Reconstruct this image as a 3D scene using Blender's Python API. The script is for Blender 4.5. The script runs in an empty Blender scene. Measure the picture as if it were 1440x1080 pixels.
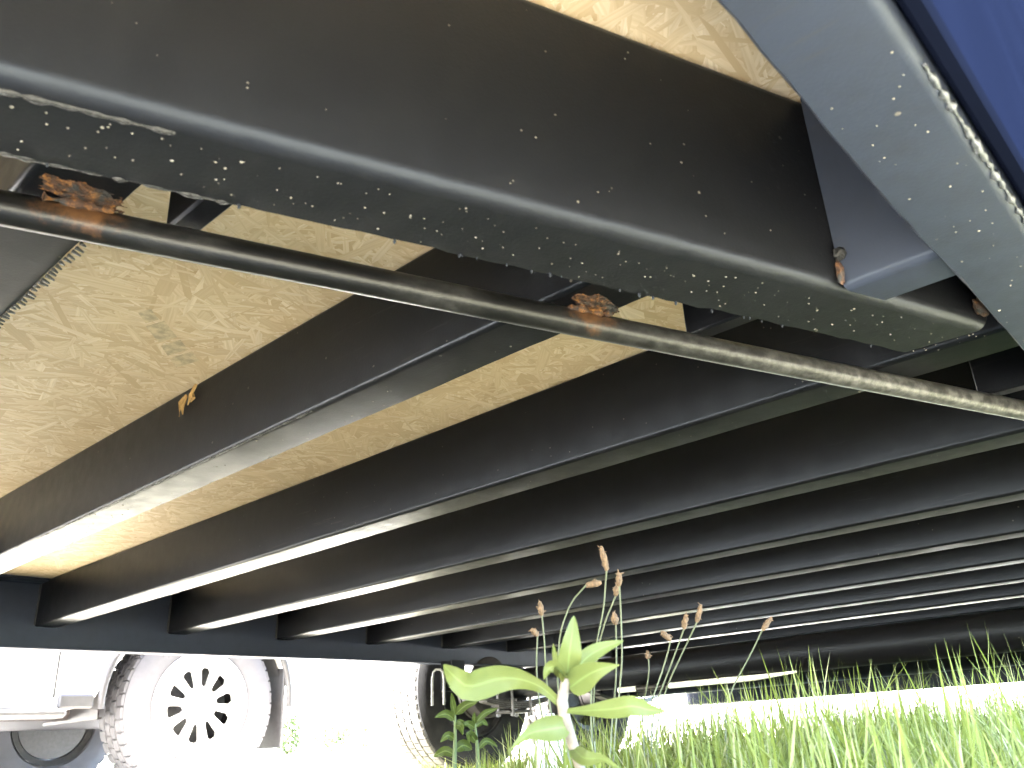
import bpy, math, random
import numpy as np
from mathutils import Matrix, Vector

random.seed(7)
rng = np.random.default_rng(11)
SC = bpy.context.scene
COL = SC.collection

# ------------------------------------------------------------------ camera
YAW, PITCH, ROLL, FPX = 0.71943, 0.39789, -0.05374, 1189.4
CAM_Z = 0.135
cy, sy, cp, sp = math.cos(YAW), math.sin(YAW), math.cos(PITCH), math.sin(PITCH)
Fw = np.array([cy * cp, sy * cp, sp])
Rt = np.array([sy, -cy, 0.0])
Up = np.cross(Rt, Fw)
cr, sr = math.cos(ROLL), math.sin(ROLL)
Rt, Up = cr * Rt + sr * Up, -sr * Rt + cr * Up
cam_d = bpy.data.cameras.new('camera')
cam = bpy.data.objects.new('camera', cam_d)
COL.objects.link(cam)
m = Matrix.Identity(4)
for i in range(3):
    m[i][0], m[i][1], m[i][2] = Rt[i], Up[i], -Fw[i]
m[0][3], m[1][3], m[2][3] = 0.0, 0.0, CAM_Z
cam.matrix_world = m
cam_d.sensor_width = 36.0
cam_d.lens = FPX / 1440.0 * 36.0
cam_d.clip_start = 0.02
cam_d.clip_end = 2000.0
cam_d.dof.use_dof = True
cam_d.dof.focus_distance = 1.25
cam_d.dof.aperture_fstop = 15.0
SC.camera = cam

# ------------------------------------------------------------------ sky, sun, exposure
SUN_AZ = math.atan2(0.08, -0.997)          # direction towards the sun in the ground plane
SUN_EL = math.radians(56)
w = bpy.data.worlds.new('World')
SC.world = w
w.use_nodes = True
nt = w.node_tree
bg = nt.nodes['Background']
sky = nt.nodes.new('ShaderNodeTexSky')
sky.sky_type = 'NISHITA'
sky.sun_disc = False
sky.sun_elevation = SUN_EL
sky.sun_rotation = math.pi / 2 - SUN_AZ
sky.dust_density = 2.0
nt.links.new(sky.outputs[0], bg.inputs[0])
bg.inputs[1].default_value = 0.15
sun_d = bpy.data.lights.new('sun', 'SUN')
sun_d.energy = 5.0
sun_d.angle = math.radians(0.53)
sun_d.color = (1.0, 0.97, 0.93)
sun = bpy.data.objects.new('sun', sun_d)
COL.objects.link(sun)
sdir = Vector((math.cos(SUN_AZ) * math.cos(SUN_EL), math.sin(SUN_AZ) * math.cos(SUN_EL), math.sin(SUN_EL)))
sun.rotation_euler = sdir.to_track_quat('Z', 'Y').to_euler()
sun.location = sdir * 30
SC.view_settings.view_transform = 'Standard'
SC.view_settings.look = 'None'
SC.view_settings.gamma = 1.0
SC.view_settings.use_curve_mapping = False
SC.view_settings.exposure = 6.25
SC.cycles.max_bounces = 10
SC.cycles.diffuse_bounces = 6
SC.cycles.glossy_bounces = 5
SC.cycles.transmission_bounces = 6
SC.cycles.sample_clamp_indirect = 6.0

# ------------------------------------------------------------------ materials
class NB:
    def __init__(s, name):
        s.m = bpy.data.materials.new(name)
        s.m.use_nodes = True
        s.t = s.m.node_tree
        s.b = s.t.nodes['Principled BSDF']
        s.out = s.t.nodes['Material Output']
    def n(s, kind, **kw):
        nd = s.t.nodes.new('ShaderNode' + kind)
        for k, v in kw.items():
            if k.startswith('i_'):
                key = k[2:]
                nd.inputs[int(key) if key.isdigit() else key].default_value = v
            else:
                setattr(nd, k, v)
        return nd
    def l(s, a, b):
        s.t.links.new(a, b)
    def coord(s, which='Object'):
        return s.n('TexCoord').outputs[which]
    def noise(s, vec, scale, detail=3.0, rough=0.55):
        nd = s.n('TexNoise', i_Scale=scale, i_Detail=detail, i_Roughness=rough)
        s.l(vec, nd.inputs['Vector'])
        return nd.outputs['Fac']
    def ramp(s, fac, stops):
        r = s.n('ValToRGB')
        e = r.color_ramp.elements
        while len(e) < len(stops):
            e.new(0.5)
        for k, (p, c) in enumerate(stops):
            e[k].position = p
            e[k].color = (c, c, c, 1) if isinstance(c, (int, float)) else (*c, 1)
        s.l(fac, r.inputs[0])
        return r.outputs[0]
    def mix(s, fac, a, b):
        mx = s.n('Mix', data_type='RGBA')
        for val, k in ((fac, 0), (a, 6), (b, 7)):
            if isinstance(val, (int, float)):
                mx.inputs[k].default_value = val
            elif isinstance(val, tuple):
                mx.inputs[k].default_value = (*val, 1)
            else:
                s.l(val, mx.inputs[k])
        return mx.outputs[2]
    def math(s, op, a, b=0.0):
        nd = s.n('Math', operation=op)
        for k, v in enumerate((a, b)):
            if isinstance(v, (int, float)):
                nd.inputs[k].default_value = v
            else:
                s.l(v, nd.inputs[k])
        return nd.outputs[0]
    def bump(s, h, strength, dist):
        bp = s.n('Bump', i_Strength=strength, i_Distance=dist)
        s.l(h, bp.inputs['Height'])
        s.l(bp.outputs[0], s.b.inputs['Normal'])
        return bp
    def set(s, base=None, rough=None, metal=None, spec=None):
        for v, k in ((base, 'Base Color'), (rough, 'Roughness'), (metal, 'Metallic'), (spec, 'Specular IOR Level')):
            if v is None:
                continue
            if isinstance(v, tuple):
                s.b.inputs[k].default_value = (*v, 1)
            elif isinstance(v, (int, float)):
                s.b.inputs[k].default_value = v
            else:
                s.l(v, s.b.inputs[k])

def black_paint(name, spatter=0.5, base=(0.0044, 0.0044, 0.0054), rough=0.34):
    """semi-gloss black paint over mill steel: orange peel, dust film, dried specks, drips"""
    a = NB(name)
    co = a.coord()
    fine = a.noise(co, 420, 2)
    mid = a.noise(co, 38, 4)
    big = a.noise(co, 5, 3)
    # dried specks: small voronoi dots, only some cells, only where a big noise allows
    vo = a.n('TexVoronoi', i_Scale=110.0, i_Randomness=1.0)
    a.l(co, vo.inputs['Vector'])
    sep = a.n('SeparateColor')
    a.l(vo.outputs['Color'], sep.inputs[0])
    size = a.math('MULTIPLY', a.math('POWER', sep.outputs[0], 3.0), 0.22)
    dot = a.math('LESS_THAN', vo.outputs['Distance'], size)
    keep = a.math('LESS_THAN', sep.outputs[1], a.math('MULTIPLY', a.ramp(big, [(0.38, 0.05), (0.62, 1.0)]), spatter))
    dot = a.math('MULTIPLY', dot, keep)
    dust = a.ramp(mid, [(0.45, 0.0), (0.8, 0.6)])
    c = a.mix(a.math('MULTIPLY', dust, 0.5), base, (0.010, 0.010, 0.0105))
    c = a.mix(a.math('MULTIPLY', dot, 0.75), c, (0.09, 0.082, 0.07))
    mp_ = a.n('Mapping', i_Scale=(150, 9, 150), i_Rotation=(0.12, 0, 0.05))
    a.l(co, mp_.inputs[0])
    scf = a.math('MULTIPLY', a.ramp(a.noise(mp_.outputs[0], 1.0, 4, .7), [(0.60, 0.0), (0.70, 1.0)]), a.ramp(a.noise(co, 2.6, 3), [(0.54, 0.0), (0.66, 1.0)]))
    c = a.mix(a.math('MULTIPLY', scf, 0.8), c, (0.022, 0.022, 0.023))
    r = a.ramp(mid, [(0.3, rough - 0.03), (0.75, rough + 0.08)])
    a.set(base=c, rough=r, spec=0.17)
    a.b.inputs['Specular Tint'].default_value = (0.70, 0.82, 1.0, 1)
    h = a.math('ADD', a.math('MULTIPLY', fine, 0.25), a.math('ADD', a.math('MULTIPLY', dot, 0.8), a.math('MULTIPLY', mid, 0.5)))
    a.bump(h, 0.35, 0.0012)
    return a.m

M = {}
M['paint'] = black_paint('black frame paint', 0.15)
M['paint_specks'] = black_paint('black paint with dried specks', 0.16, base=(0.0062, 0.0064, 0.0075), rough=0.36)
M['paint_dust_glare'] = black_paint('black paint with dust and glare', 0.15, base=(0.017, 0.0205, 0.031), rough=0.4)  # dust film plus glare and side light painted into a paler bluish base
M['paint_plain'] = black_paint('black axle paint', 0.08, rough=0.42)

a = NB('weld rough paint')
co = a.coord()
n1 = a.noise(co, 160, 4, 0.7)
a.set(base=a.ramp(n1, [(0.35, (0.01, 0.01, 0.01)), (0.75, (0.026, 0.0255, 0.025))]), rough=0.36, spec=0.2)
a.bump(n1, 0.9, 0.003)
M['weld'] = a.m

a = NB('rusty weld')
co = a.coord()
n1 = a.noise(co, 150, 5, 0.7)
n2 = a.noise(co, 70, 3)
a.set(base=a.mix(a.ramp(n2, [(0.52, 0.0), (0.64, 1.0)]),
                 a.ramp(n1, [(0.36, (0.008, 0.005, 0.004)), (0.52, (0.06, 0.022, 0.007)), (0.66, (0.24, 0.10, 0.016))]),
                 (0.02, 0.018, 0.017)), rough=0.75)
a.bump(n1, 0.8, 0.004)
M['rust'] = a.m

a = NB('mottled pipe paint')
co = a.coord()
mp = a.n('Mapping', i_Scale=(1, 1, 1))
a.l(co, mp.inputs[0])
n1 = a.noise(co, 90, 5, 0.65)
n2 = a.noise(co, 14, 3)
n3 = a.noise(co, 6, 2)
sx_ = a.n('SeparateXYZ')
a.l(co, sx_.inputs[0])
along = a.n('MapRange', i_1=-2.5, i_2=-1.9)  # pale mottling grows towards the rear end
a.l(sx_.outputs[0], along.inputs[0])
pale_mask = a.math('MULTIPLY', a.ramp(n1, [(0.40, 0.25), (0.62, 1.0)]), a.math('MAXIMUM', a.ramp(n3, [(0.56, 0.0), (0.66, 0.2)]), along.outputs[0]))
a.set(base=a.mix(pale_mask, (0.005, 0.0048, 0.005), a.mix(n2, (0.05, 0.048, 0.047), (0.16, 0.155, 0.15))), rough=0.34, spec=0.3)
rust = None
for gx in (0.1757, 0.5821):
    vm = a.n('VectorMath', operation='DISTANCE')
    a.l(co, vm.inputs[0])
    vm.inputs[1].default_value = (gx - 3.0, 0.6353 - 0.3662 * gx - 0.022 - 1.4, 0.373 + CAM_Z - 0.002)
    md = a.ramp(a.math('ADD', vm.outputs['Value'], a.math('MULTIPLY', a.noise(co, 75, 5, 0.75), 0.060)), [(0.044, 1.0), (0.060, 0.0)])
    rust = md if rust is None else a.math('MAXIMUM', rust, md)
a.t.links.remove(a.b.inputs['Base Color'].links[0])
c0 = a.mix(pale_mask, (0.005, 0.0048, 0.005), a.mix(n2, (0.05, 0.048, 0.047), (0.16, 0.155, 0.15)))
a.set(base=a.mix(a.math('MULTIPLY', rust, 0.8), c0, a.mix(n1, (0.03, 0.014, 0.008), (0.14, 0.065, 0.025))))
a.bump(n1, 0.22, 0.0015)
M['pipe'] = a.m

a = NB('osb strand wood')
geo = a.n('NewGeometry')
uv = a.n('UVMap')
mp = a.n('Mapping', i_Scale=(11.0, 270.0, 1.0))
a.l(uv.outputs[0], mp.inputs[0])
gr = a.noise(mp.outputs[0], 1.0, 4, 0.6)
base = a.ramp(geo.outputs['Random Per Island'], [(0.0, (0.504, 0.367, 0.216)), (0.25, (0.566, 0.429, 0.268)), (0.55, (0.636, 0.500, 0.330)),
                                                 (0.8, (0.679, 0.552, 0.383)), (0.96, (0.723, 0.605, 0.450)), (1.0, (0.467, 0.326, 0.182))])
co = a.coord()
dirt = a.ramp(a.noise(co, 3.5, 4), [(0.5, 0.0), (0.72, 0.15)])
c = a.mix(a.ramp(gr, [(0.40, 0.0), (0.64, 0.6)]), base, (0.47, 0.345, 0.20))
c = a.mix(dirt, c, (0.46, 0.35, 0.21))
a.set(base=c, rough=0.62, spec=0.3)
a.bump(gr, 0.25, 0.001)
M['strand'] = a.m

a = NB('osb core')
n1 = a.noise(a.coord(), 60, 4)
a.set(base=a.ramp(n1, [(0.3, (0.42, 0.29, 0.15)), (0.7, (0.58, 0.44, 0.26))]), rough=0.8)
M['osb'] = a.m

a = NB('grey stamp ink')
n1 = a.noise(a.coord(), 55, 4, 0.7)
a.set(base=a.ramp(n1, [(0.40, (0.36, 0.29, 0.19)), (0.62, (0.58, 0.46, 0.29))]), rough=0.8)
M['ink'] = a.m

a = NB('trailer tyre rubber')
co = a.coord()
n1 = a.noise(co, 30, 4)
n2 = a.noise(co, 220, 3)
a.set(base=a.ramp(n1, [(0.3, (0.035, 0.033, 0.031)), (0.75, (0.075, 0.070, 0.064))]), rough=0.8)
a.bump(n2, 0.3, 0.002)
M['tyre'] = a.m
a = NB('sidewall rubber')
n1 = a.noise(a.coord(), 24, 3)
a.set(base=a.ramp(n1, [(0.3, (0.006, 0.006, 0.0065)), (0.75, (0.013, 0.013, 0.013))]), rough=0.9, spec=0.15)
M['sidewall'] = a.m
a = NB('dusty car tyre')
n1 = a.noise(a.coord(), 25, 4)
a.set(base=a.ramp(n1, [(0.3, (0.055, 0.054, 0.062)), (0.75, (0.068, 0.067, 0.077))]), rough=0.85)
M['car_tyre'] = a.m

def simple(name, base, rough=0.5, metal=0.0, nscale=40, var=0.25, bump=0.15, bd=0.002):
    q = NB(name)
    f = q.noise(q.coord(), nscale, 4)
    lo = tuple(v * (1 - var) for v in base)
    hi = tuple(min(1, v * (1 + var)) for v in base)
    q.set(base=q.ramp(f, [(0.3, lo), (0.7, hi)]), rough=rough, metal=metal)
    if bump:
        q.bump(f, bump, bd)
    return q.m
M['galv'] = simple('zinc plated steel', (0.24, 0.24, 0.24), 0.35, 0.7, 60, 0.12)
M['bolt'] = simple('weathered bolt steel', (0.075, 0.075, 0.08), 0.4, 0.5, 60, 0.2)
M['steel'] = simple('greasy steel', (0.03, 0.029, 0.028), 0.5, 0.5, 50, 0.4)
M['strip_white'] = simple('plain white strip', (0.80, 0.80, 0.78), 0.35, 0, 30, 0.04, 0.1)
M['leaf_sunlit_white'] = simple('leaf painted sunlit white', (0.80, 0.80, 0.79), 0.6, 0, 30, 0.04, 0.2)  # sunlit brightness of a leaf put into a white base
M['car_paint'] = simple('white car paint', (0.78, 0.77, 0.76), 0.22, 0, 3, 0.03, 0)
M['rim'] = simple('silver alloy', (0.74, 0.74, 0.75), 0.3, 0.35, 20, 0.05, 0)
M['black_plastic'] = simple('black plastic trim', (0.026, 0.025, 0.027), 0.6, 0, 50, 0.2)
M['underbody'] = simple('brown underbody', (0.025, 0.018, 0.018), 0.7, 0, 12, 0.35)
M['red_lens'] = simple('red lamp lens', (0.35, 0.02, 0.015), 0.15, 0, 10, 0.1, 0)
M['clear_lens'] = simple('clear lamp lens', (0.7, 0.7, 0.72), 0.08, 0.2, 10, 0.05, 0)
M['brake'] = simple('brake drum iron', (0.018, 0.016, 0.015), 0.65, 0.4, 60, 0.4, 0.4)
M['drybrown'] = simple('dry seed head', (0.085, 0.052, 0.027), 0.9, 0, 300, 0.5, 0.6)
M['straw'] = simple('dry straw', (0.30, 0.18, 0.06), 0.8, 0, 80, 0.3)

a = NB('dark window glass')
a.set(base=(0.02, 0.025, 0.03), rough=0.04)
M['glass'] = a.m

def leafy(name, stops, trans=0.45, rough=0.5, vein=False):
    q = NB(name)
    geo = q.n('NewGeometry')
    c = q.ramp(geo.outputs['Random Per Island'], stops)
    f = q.noise(q.coord(), 60, 3)
    c = q.mix(q.ramp(f, [(0.35, 0.0), (0.75, 0.35)]), c, tuple(v * 0.6 for v in stops[0][1]))
    if vein:
        uvn = q.n('UVMap')
        sx = q.n('SeparateXYZ')
        q.l(uvn.outputs[0], sx.inputs[0])
        d = q.math('ABSOLUTE', q.math('SUBTRACT', sx.outputs[1], 0.5))
        mid = q.ramp(d, [(0.0, 1.0), (0.07, 0.0)])
        wv = q.n('TexWave', i_Scale=1.6, i_Distortion=1.2, i_Detail=1.0)
        cmb = q.n('CombineXYZ')
        q.l(q.math('SUBTRACT', q.math('MULTIPLY', sx.outputs[0], 4.0), q.math('MULTIPLY', d, 3.0)), cmb.inputs[0])
        q.l(cmb.outputs[0], wv.inputs['Vector'])
        side = q.ramp(wv.outputs['Fac'], [(0.82, 0.0), (0.98, 0.35)])
        c = q.mix(q.math('MAXIMUM', q.math('MULTIPLY', mid, 0.7), side), c, (0.12, 0.15, 0.045))
    q.set(base=c, rough=rough, spec=0.10)
    tr = q.n('BsdfTranslucent')
    q.l(q.mix(1.0, c, c), tr.inputs[0])
    ms = q.n('MixShader', i_0=trans)
    q.l(q.b.outputs[0], ms.inputs[1])
    q.l(tr.outputs[0], ms.inputs[2])
    q.l(ms.outputs[0], q.out.inputs[0])
    return q.m
M['grass'] = leafy('grass blade', [(0.0, (0.086, 0.105, 0.019)), (0.5, (0.123, 0.148, 0.031)), (0.78, (0.164, 0.184, 0.058)), (1.0, (0.248, 0.238, 0.134))])
M['leaf'] = leafy('broad weed leaf', [(0.0, (0.069, 0.081, 0.017)), (1.0, (0.092, 0.101, 0.030))], 0.45, 0.45, True)
M['leaf_dark'] = leafy('small weed leaf', [(0.0, (0.026, 0.038, 0.006)), (1.0, (0.041, 0.056, 0.014))], 0.4, 0.45, True)
M['stem'] = simple('pink green stem', (0.105, 0.085, 0.06), 0.6, 0, 120, 0.35)
M['stem_green'] = simple('green stem', (0.055, 0.075, 0.025), 0.6, 0, 120, 0.2)
M['stalk'] = simple('wiry stalk', (0.058, 0.066, 0.034), 0.6, 0, 80, 0.2)
M['hedge'] = leafy('hedge leaf', [(0.0, (0.014, 0.024, 0.007)), (1.0, (0.034, 0.045, 0.017))], 0.3, 0.6)
M['bark'] = simple('bark', (0.12, 0.09, 0.065), 0.9, 0, 25, 0.4, 0.6, 0.02)

a = NB('turf soil')
co = a.coord()
n1 = a.noise(co, 9, 5)
n2 = a.noise(co, 60, 4)
a.set(base=a.mix(n2, a.ramp(n1, [(0.35, (0.11, 0.11, 0.075)), (0.65, (0.21, 0.20, 0.15))]), (0.27, 0.25, 0.20)), rough=0.95)
a.bump(n2, 0.6, 0.02)
M['ground'] = a.m
a = NB('pale gravel')
co = a.coord()
v = a.n('TexVoronoi', i_Scale=48.0)
a.l(co, v.inputs['Vector'])
sp_ = a.n('SeparateColor')
a.l(v.outputs['Color'], sp_.inputs[0])
n1 = a.noise(co, 1.2, 4)
a.set(base=a.mix(a.ramp(n1, [(0.4, 0.0), (0.7, 0.35)]), a.ramp(sp_.outputs[0], [(0.0, (0.34, 0.31, 0.27)), (1.0, (0.56, 0.53, 0.48))]), (0.34, 0.31, 0.22)), rough=0.9)
a.bump(v.outputs['Distance'], 0.7, 0.01)
M['gravel'] = a.m
M['field'] = simple('dry meadow', (0.25, 0.255, 0.17), 0.95, 0, 0.6, 0.35, 0)

# ------------------------------------------------------------------ helpers
def link(name, me, mat, parent=None, smooth=None):
    o = bpy.data.objects.new(name, me)
    COL.objects.link(o)
    if mat is not None:
        for q in (mat if isinstance(mat, (list, tuple)) else [mat]):
            me.materials.append(q)
    if parent is not None:
        o.parent = parent
    if smooth is not None:
        me.polygons.foreach_set('use_smooth', [True] * len(me.polygons))
        me.set_sharp_from_angle(angle=math.radians(smooth))
    return o

class MB:
    """collects shapes, links them as ONE mesh object"""
    def __init__(s):
        s.v, s.f, s.mi = [], [], []
    def add(s, vs, fs, mi=0):
        k = len(s.v)
        s.v += [tuple(map(float, p)) for p in vs]
        s.f += [tuple(i + k for i in f) for f in fs]
        s.mi += [mi] * len(fs)
        return s
    def box(s, c, size, rz=0.0, bev=0.0, mi=0):
        hx, hy, hz = (q / 2 for q in size)
        b = min(bev, hx * .9, hy * .9, hz * .9)
        if b <= 0:
            vs = [(x, y, z) for x in (-hx, hx) for y in (-hy, hy) for z in (-hz, hz)]
            fs = [(0, 1, 3, 2), (4, 6, 7, 5), (0, 4, 5, 1), (2, 3, 7, 6), (0, 2, 6, 4), (1, 5, 7, 3)]
        else:
            ring = [(-hx + b, -hy), (hx - b, -hy), (hx, -hy + b), (hx, hy - b), (hx - b, hy), (-hx + b, hy), (-hx, hy - b), (-hx, -hy + b)]
            ins = [(x * (hx - b) / hx if abs(x) == hx else x, y * (hy - b) / hy if abs(y) == hy else y) for x, y in ring]
            vs = [(x, y, -hz) for x, y in ins] + [(x, y, -hz + b) for x, y in ring] + [(x, y, hz - b) for x, y in ring] + [(x, y, hz) for x, y in ins]
            fs = [tuple(range(7, -1, -1)), tuple(range(24, 32))]
            for L in range(3):
                for k in range(8):
                    fs.append((L * 8 + k, L * 8 + (k + 1) % 8, (L + 1) * 8 + (k + 1) % 8, (L + 1) * 8 + k))
        ca, sa = math.cos(rz), math.sin(rz)
        return s.add([(c[0] + x * ca - y * sa, c[1] + x * sa + y * ca, c[2] + z) for x, y, z in vs], fs, mi)
    def tube(s, pts, rad, n=10, caps=True, mi=0, jitter=0.0):
        P = [np.array(p, float) for p in pts]
        if not hasattr(rad, '__len__'):
            rad = [rad] * len(P)
        vs, fs = [], []
        t0 = P[1] - P[0]
        ref = np.array([0, 0, 1.0]) if abs(t0[2]) < 0.9 * np.linalg.norm(t0) else np.array([1.0, 0, 0])
        for i, p in enumerate(P):
            t = P[min(i + 1, len(P) - 1)] - P[max(i - 1, 0)]
            t = t / (np.linalg.norm(t) + 1e-12)
            u = np.cross(ref, t)
            u = u / (np.linalg.norm(u) + 1e-12)
            ww = np.cross(t, u)
            for k in range(n):
                an = 2 * math.pi * k / n
                r = rad[i] * (1 + (random.uniform(-jitter, jitter) if jitter else 0))
                vs.append(p + r * (math.cos(an) * u + math.sin(an) * ww))
        for i in range(len(P) - 1):
            for k in range(n):
                fs.append((i * n + k, i * n + (k + 1) % n, (i + 1) * n + (k + 1) % n, (i + 1) * n + k))
        if caps:
            fs.append(tuple(range(n - 1, -1, -1)))
            fs.append(tuple((len(P) - 1) * n + k for k in range(n)))
        return s.add(vs, fs, mi)
    def lathe(s, prof, c, n=48, mi=0, closed=False):
        """profile (r, y) turned round the Y axis through c"""
        vs, fs = [], []
        for k in range(n):
            an = 2 * math.pi * k / n
            for r, y in prof:
                vs.append((c[0] + r * math.cos(an), c[1] + y, c[2] + r * math.sin(an)))
        m_ = len(prof)
        for k in range(n):
            for j in range(m_ if closed else m_ - 1):
                j2 = (j + 1) % m_
                fs.append((k * m_ + j, k * m_ + j2, ((k + 1) % n) * m_ + j2, ((k + 1) % n) * m_ + j))
        return s.add(vs, fs, mi)
    def build(s, name, mat, parent=None, smooth=35):
        me = bpy.data.meshes.new(name)
        me.from_pydata(s.v, [], s.f)
        o = link(name, me, mat, parent)
        me.polygons.foreach_set('material_index', s.mi)
        me.update()
        if smooth:
            me.polygons.foreach_set('use_smooth', [True] * len(me.polygons))
            me.set_sharp_from_angle(angle=math.radians(smooth))
        return o

def thing(name, label, cat, loc=(0, 0, 0), group=None):
    o = bpy.data.objects.new(name, None)
    COL.objects.link(o)
    o.location = loc
    o['label'] = label
    o['category'] = cat
    if group:
        o['group'] = group
    return o
def tag(o, label, cat, group=None):
    o['label'] = label
    o['category'] = cat
    if group:
        o['group'] = group
    return o
def at(x, y, dist):
    """a point of the place in metres: along the direction seen at (x, y) of the photograph, dist metres deep"""
    return np.array([0, 0, CAM_Z]) + dist * (Fw + Rt * (x - 720) / FPX - Up * (y - 540) / FPX)

# ------------------------------------------------------------------ ground
def sheet(name, x0, x1, y0, y1, z, nx, ny, mat, amp=0.0):
    xs, ys = np.linspace(x0, x1, nx + 1), np.linspace(y0, y1, ny + 1)
    vs = [(x, y, z + (amp * (math.sin(x * 3.1 + y) + math.sin(y * 4.3 - x * 1.7)) * 0.5)) for x in xs for y in ys]
    fs = [(i * (ny + 1) + j, (i + 1) * (ny + 1) + j, (i + 1) * (ny + 1) + j + 1, i * (ny + 1) + j + 1) for i in range(nx) for j in range(ny)]
    me = bpy.data.meshes.new(name)
    me.from_pydata(vs, [], fs)
    o = link(name, me, mat, None, 60)
    o['kind'] = 'structure'
    return o
sheet('ground', -600, 900, -600, 900, -0.02, 2, 2, M['field'])
sheet('turf', -9.0, 8.5, -9.0, 3.3, 0.0, 60, 40, M['ground'], 0.006)
sheet('gravel_drive', -9, 16, 3.3, 10.5, -0.008, 20, 8, M['gravel'], 0.004)
sheet('gravel_yard', 8.5, 30, -14, 3.3, -0.008, 20, 8, M['gravel'], 0.004)

# ------------------------------------------------------------------ trailer
Z = CAM_Z
HJ, HO, HR = 0.373 + Z, 0.5054 + Z, 0.306 + Z        # cross member bottom, floor underside, rail bottom
X2, SP, FL = 0.9526, 0.4064, 0.0635
YR, YL = 0.055, 2.7349                               # inner faces of the two rails' webs
X_FRONT, X_REAR = -1.35, 4.62
trailer = thing('flatbed_trailer', 'black steel trailer frame seen from below with strand board floor overhead', 'trailer', (3.0, 1.4, 0))
TO = np.array([3.0, 1.4, 0.0])

def channel(name, A, B, side, h0, h1, fl, t, rad, mat, cutA=None, cutB=None, nseg=40, ragged=0.0, top=True):
    """C channel from A to B (ground plan points on the web's OUTER face); flanges point to `side` (+1 = left of A->B).
    cutA / cutB: function(offset across) -> shift along, for oblique ends."""
    A, B = np.array(A, float), np.array(B, float)
    d = B - A
    L = np.linalg.norm(d)
    d /= L
    nrm = np.array([-d[1], d[0]]) * side
    prof = []
    def arc(cx, cz, r, a0, a1, k=5):
        for q in range(k + 1):
            an = math.radians(a0 + (a1 - a0) * q / k)
            prof.append((cx + r * math.cos(an), cz + r * math.sin(an)))
    e = t * 0.35
    # outer outline going: bottom flange tip -> outer corner -> top corner -> top flange tip -> inner
    prof += [(fl, h0 + t - e), (fl - e * .3, h0 + e), (fl - e, h0)]
    arc(rad, h0 + rad, rad, 270, 180)
    if top:
        arc(rad, h1 - rad, rad, 180, 90)
        prof += [(fl - e, h1), (fl, h1 - e), (fl, h1 - t), (t + 0.003, h1 - t), (t, h1 - t - 0.003)]
    else:
        prof += [(0, h1), (t, h1)]
    prof += [(t, h0 + t + 0.003), (t + 0.003, h0 + t)]
    n = len(prof)
    vs, fs = [], []
    drift = 0.0
    for i in range(nseg + 1):
        s_ = i / nseg
        drift = 0.8 * drift + random.gauss(0, ragged)
        for (u, z) in prof:
            a0 = cutA(u) if cutA else 0.0
            b0 = cutB(u) if cutB else 0.0
            along = a0 + (L + b0 - a0) * s_
            uu = u + (drift + random.gauss(0, ragged * .6) if (ragged and u > fl - 0.004 and z < h0 + t) else 0)
            zz = z + (random.gauss(0, ragged * .3) if (ragged and u < rad and z < h0 + rad) else 0)
            p = A + d * along + nrm * uu
            vs.append((p[0] - TO[0], p[1] - TO[1], zz))
    for i in range(nseg):
        for k in range(n):
            fs.append((i * n + k, (i + 1) * n + k, (i + 1) * n + (k + 1) % n, i * n + (k + 1) % n))
    if side < 0:
        fs = [f[::-1] for f in fs]
    # end faces: quads following the outline would need a triangulation; use one polygon each
    fs.append(tuple(range(n)))
    fs.append(tuple(nseg * n + k for k in range(n - 1, -1, -1)))
    b = MB().add(vs, fs)
    return b.build(name, mat, trailer, 40)

def bead(name, pts, r, mat, step=0.006, jit=0.35, parent=None):
    """weld bead along a polyline: a lumpy tube"""
    P = [np.array(p, float) for p in pts]
    out, rr = [], []
    for a_, b_ in zip(P[:-1], P[1:]):
        k = max(2, int(np.linalg.norm(b_ - a_) / step))
        for q in range(k):
            out.append(a_ + (b_ - a_) * q / k + np.array([random.gauss(0, r * .12) for _ in range(3)]) - TO)
            rr.append(r * (1 + random.uniform(-jit, jit)))
    out.append(P[-1] - TO)
    rr.append(r * .6)
    return MB().tube(out, rr, 7).build(name, mat, parent or trailer, 60)

# rails (8 inch channels, flanges inwards)
rail_r = channel('side_rail', (X_FRONT, YR), (X_REAR, YR), +1, HR, HO - 0.001, 0.062, 0.007, 0.011, M['paint_dust_glare'], nseg=220, ragged=0.0005)
rail_l = channel('side_rail', (X_FRONT, YL + 0.007), (X_REAR, YL + 0.007), -1, HR, HO - 0.001, 0.066, 0.007, 0.011, M['paint_dust_glare'], nseg=160, ragged=0.0006)
channel('end_channel', (X_FRONT - 0.001, YR + 0.01), (X_FRONT - 0.001, YL), -1, HR, HO - 0.001, 0.062, 0.007, 0.011, M['paint'], nseg=30)
channel('end_channel', (X_REAR, YR + 0.01), (X_REAR, YL), +1, HJ, HO - 0.001, 0.062, 0.007, 0.011, M['paint'], nseg=30)
b = MB().box((X_REAR - 0.05 - TO[0], 0.5 * (YR + YL) - TO[1], 0.129 + Z + .04), (.08, YL - YR + .06, .08), 0, .008)
b.build('bumper_tube', M['paint'], trailer, 40)
for yb in (YR + .03, YL - .03):
    MB().box((X_REAR - 0.05 - TO[0], yb - TO[1], 0.5 * (0.209 + HR - Z) + Z + .0005), (.07, .05, HR - Z - .209 - .003), 0, .004).build('bumper_bracket', M['paint'], trailer, 40)

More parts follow.
